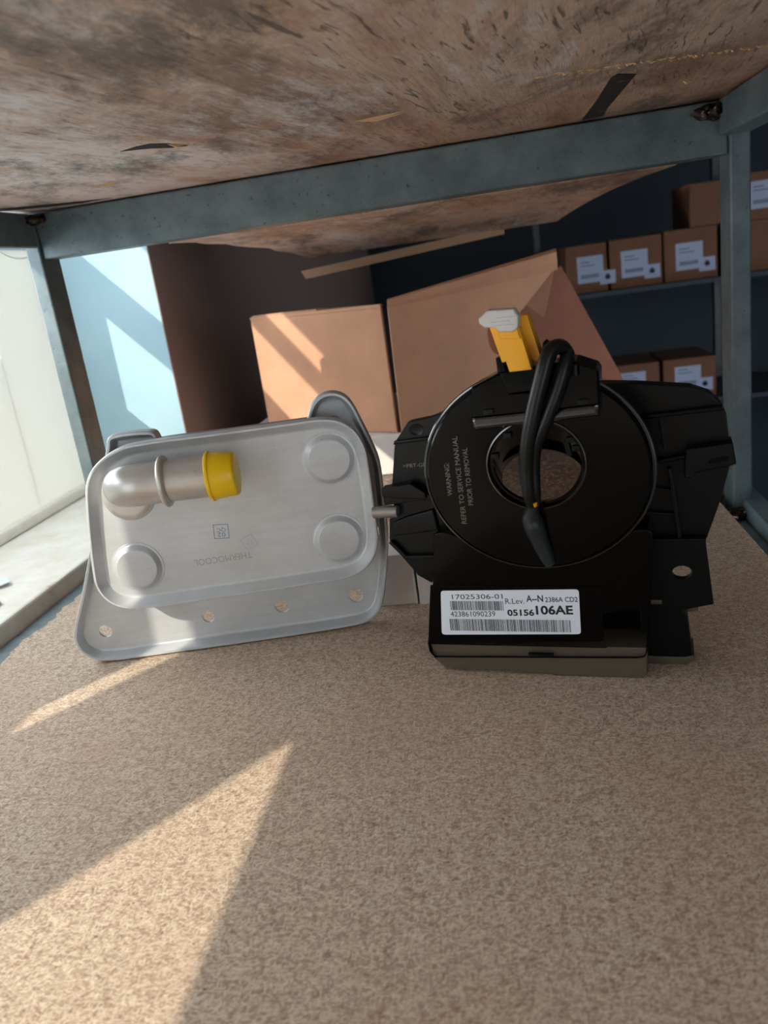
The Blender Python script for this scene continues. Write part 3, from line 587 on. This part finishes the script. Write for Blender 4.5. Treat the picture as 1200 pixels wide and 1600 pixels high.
extr('socket_wall', roundp([(56.6, 134.4), (60.2, 135.0), (60.4, 142.4), (58.8, 144.0), (57.4, 138.0)], .4, 2), -2, 8, M_blk, hd, bv=.3)
hp = sweep('hood_peg', [(70.2, 130.8, 11.2), (70.2, 134.8, 11.2)], [1.6, 1.6], M_blk_m, hd, seg=16, sub=2)
loft('round_seal', [(circ(41.0, 147.5, 3.4, 24, 7.0), 1), (circ(41.0, 147.5, 3.4, 24, 7.0), 5), (circ(41.0, 147.5, 2.8, 24, 6.4), 5.4)], M_card2, cs)
# yellow connector and milky clip
yc = extr('yellow_connector', [(40.0, 152.4), (43.7, 138.2), (45.2, 138.4), (46.3, 133.9), (54.7, 134.6), (54.2, 136.8), (51.2, 150.6)], 7.2, 13.0, M_yel2, cs, bv=.4); lab(yc, 'amber yellow connector body')
lab(extr('connector_wing', [(50.0, 154.2), (53.6, 154.4), (57.7, 137.4), (56.5, 135.6), (54.0, 137.4), (53.2, 135.2), (49.6, 148.8)], -1, 6.9, M_yel2, yc, bv=.4), 'yellow side wing of the connector')
extr('latch_step', [(42.8, 151.9), (50.6, 150.6), (51.6, 146.4), (44.1, 147.4)], 13.0, 14.2, M_yel2, yc, bv=.3)
mc = extr('milky_clip', roundp([(36.9, 155.6), (40.5, 158.2), (50.2, 157.7), (51.8, 154.9), (51.2, 150.6), (49.2, 149.4), (44.0, 149.8), (42.6, 151.6), (39.0, 151.9), (37.0, 153.8)], .4, 2), 10, 15.6, M_clip, cs, bv=.8); lab(mc, 'milky white locking clip on the yellow connector')
quads('clip_ridge', [(41.2, 153.2, 48.4, 153.7), (41.8, 151.9, 49.8, 152.3), (43.4, 154.7, 50.4, 155.1)], 15.4, 16.2, M_clip, mc)
# cable loop
c1 = sweep('cable', [(50.6, 82.0, 16), (50.1, 88, 17.5), (50.2, 97.4, 18), (51.6, 107.4, 19.5), (55.2, 120.6, 20), (59.6, 134.0, 19), (62.2, 140.8, 17), (65.6, 142.3, 14), (67.9, 138.6, 11), (67.0, 134, 10.5)], [1.9, 2.5, 2.8, 2.8, 2.9, 3.0, 3.0, 2.8, 2.6, 2.2], M_rub, cs, seg=18)
c2 = sweep('cable', [(52.2, 82.0, 14.6), (52.2, 88, 15.6), (52.6, 97.4, 16), (54.2, 106.0, 17), (58.6, 115.5, 17.5), (63.0, 124.9, 17), (66.6, 134.0, 15.6), (68.2, 139.0, 13), (68.0, 137, 9.8)], [1.9, 2.5, 2.6, 2.6, 2.8, 2.8, 2.7, 2.4, 2.2], M_rub, cs, seg=18)
lab(sweep('cable_tape', [(50.9, 84.2, 16.2), (50.8, 82.4, 15.6)], [2.3, 2.2], M_yel2, c1, seg=16, sub=2), 'small yellow mark on the cable')
sl = sweep('cable_sleeve', [(51.2, 83.5, 15.2), (50.2, 79, 12.5), (49.3, 75.2, 10.4), (49.8, 72.0, 9.6), (51.0, 66, 8.2), (53.2, 58, 6.6), (54.6, 53.6, 5.6)], [2.2, 2.6, 3.8, 4.3, 3.7, 3.1, 2.4], M_sleeve, cs, seg=24)
for k in range(5):
    a = (k - 2) * .34; rr = 3.6
    sweep('sleeve_rib', [(49.9 + rr * math.sin(a) , 71.0, 9.4 + rr * math.cos(a)), (52.0 + (rr - .5) * math.sin(a), 62.5, 7.4 + (rr - .5) * math.cos(a)), (54.1 + (rr - 1.2) * math.sin(a), 54.6, 5.8 + (rr - 1.3) * math.cos(a))], [.32, .32, .22], M_rub, sl, seg=8, sub=4)
# barcode label
LN = .57
lb = extr('barcode_label', roundp([(2.7, 17.7), (64.2, 19.1), (64.6, 39.8), (4.8, 39.2)], 1.6, 5), LN - .1, LN + .12, M_label, cs, bv=.03); lab(lb, 'white printed barcode label')
LN += .12
RT = math.radians(.8)
for s_, u_, v_, wd, ht, bo in (('17025306-01', 9.6, 35.1, 22.6, 2.3, 0), ('423861090239', 8.0, 26.7, 20.2, 2.5, 0), ('R.Lev.', 33.2, 33.0, 8.2, 2.6, 0), ('A--N', 42.3, 34.0, 7.2, 3.1, .02), ('2386A CD2', 50.3, 33.9, 13.6, 2.3, .01), ('05156', 33.6, 27.3, 11.6, 3.1, .03), ('106AE', 46.0, 28.0, 15.6, 4.3, .03)):
    text('lettering', s_, M_ink, lb, u_, v_, LN - .01, wd, ht, RT, bo, .05)
barcode('barcode', 8.4, 32.4, 29.9, 34.3, LN, M_ink, lb, 3); barcode('barcode', 7.2, 61.0, 19.9, 25.6, LN, M_ink, lb, 5)

# ================================================================ dark store room shelves
sr = thing('store_shelf', 'dark shelving unit deep in the store room behind the rack', 'shelf rack', (.40, 1.0, 0))
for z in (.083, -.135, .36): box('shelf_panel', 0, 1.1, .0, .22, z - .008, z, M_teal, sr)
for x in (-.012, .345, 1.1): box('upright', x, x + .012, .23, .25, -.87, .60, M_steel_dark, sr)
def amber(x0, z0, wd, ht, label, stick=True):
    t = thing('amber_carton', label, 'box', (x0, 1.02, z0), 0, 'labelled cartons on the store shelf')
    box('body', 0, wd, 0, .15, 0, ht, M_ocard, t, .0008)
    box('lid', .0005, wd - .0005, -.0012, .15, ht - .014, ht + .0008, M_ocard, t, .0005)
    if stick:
        p = quads('sticker', [(20, 18, 20 + 47, 18 + 47)], 0, .3, M_label_shade, t)
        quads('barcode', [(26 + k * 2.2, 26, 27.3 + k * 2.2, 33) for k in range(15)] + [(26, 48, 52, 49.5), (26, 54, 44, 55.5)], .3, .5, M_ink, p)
        p = quads('sticker', [(60, 12, 88, 36)], .31, .6, M_label_shade, t); quads('emblem', [(71, 20, 77, 30), (69, 22, 79, 27)], .6, .8, M_ink, p)
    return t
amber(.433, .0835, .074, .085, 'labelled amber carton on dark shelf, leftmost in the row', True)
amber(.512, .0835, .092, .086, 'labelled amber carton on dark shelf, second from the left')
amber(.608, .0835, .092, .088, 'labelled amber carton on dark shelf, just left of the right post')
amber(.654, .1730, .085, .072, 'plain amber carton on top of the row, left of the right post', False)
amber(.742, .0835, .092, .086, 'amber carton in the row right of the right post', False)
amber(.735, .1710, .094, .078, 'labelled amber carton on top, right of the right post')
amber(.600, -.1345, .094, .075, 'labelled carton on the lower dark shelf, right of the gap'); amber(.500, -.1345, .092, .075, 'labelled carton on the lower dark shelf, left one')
# wire against the window panel
tag(sweep('loose_wire', [(-136, 262, -120), (-134, 240, -150), (-134, 236, -185), (-134, 246, -215)], [.7, .7, .7, .7], M_cream, None, seg=8), 'thin pale loose wire looping against the white left panel', 'wire')
def scrap(label, x, y, rz, z, s):
    bm = bmesh.new(); rn = random.Random(int(x * 1e4)); top = []
    pts = [(-s, -s * .6), (-.2 * s, -s * .75), (s, -s * .5), (s * .8, s * .4), (.1 * s, s * .65), (-s * .9, s * .5)]
    R = [[bm.verts.new((px, py, zz + (.003 if i in (2, 3) else 0))) for i, (px, py) in enumerate(pts)] for zz in (0, .0006)]
    for i in range(6): bm.faces.new((R[0][i - 1], R[0][i], R[1][i], R[1][i - 1]))
    bm.faces.new(R[0]); bm.faces.new(R[1]); return tag(link('paper_scrap', to_mesh(bm), M_label, None, (x, y, z), (0, 0, rz)), label, 'paper')
scrap('crumpled white paper scrap on the cream sill, larger one', -.075, -.075, .5, .0002, .016); scrap('small torn paper scrap lying lower on the cream sill', -.050, -.110, -.6, .0002, .010)
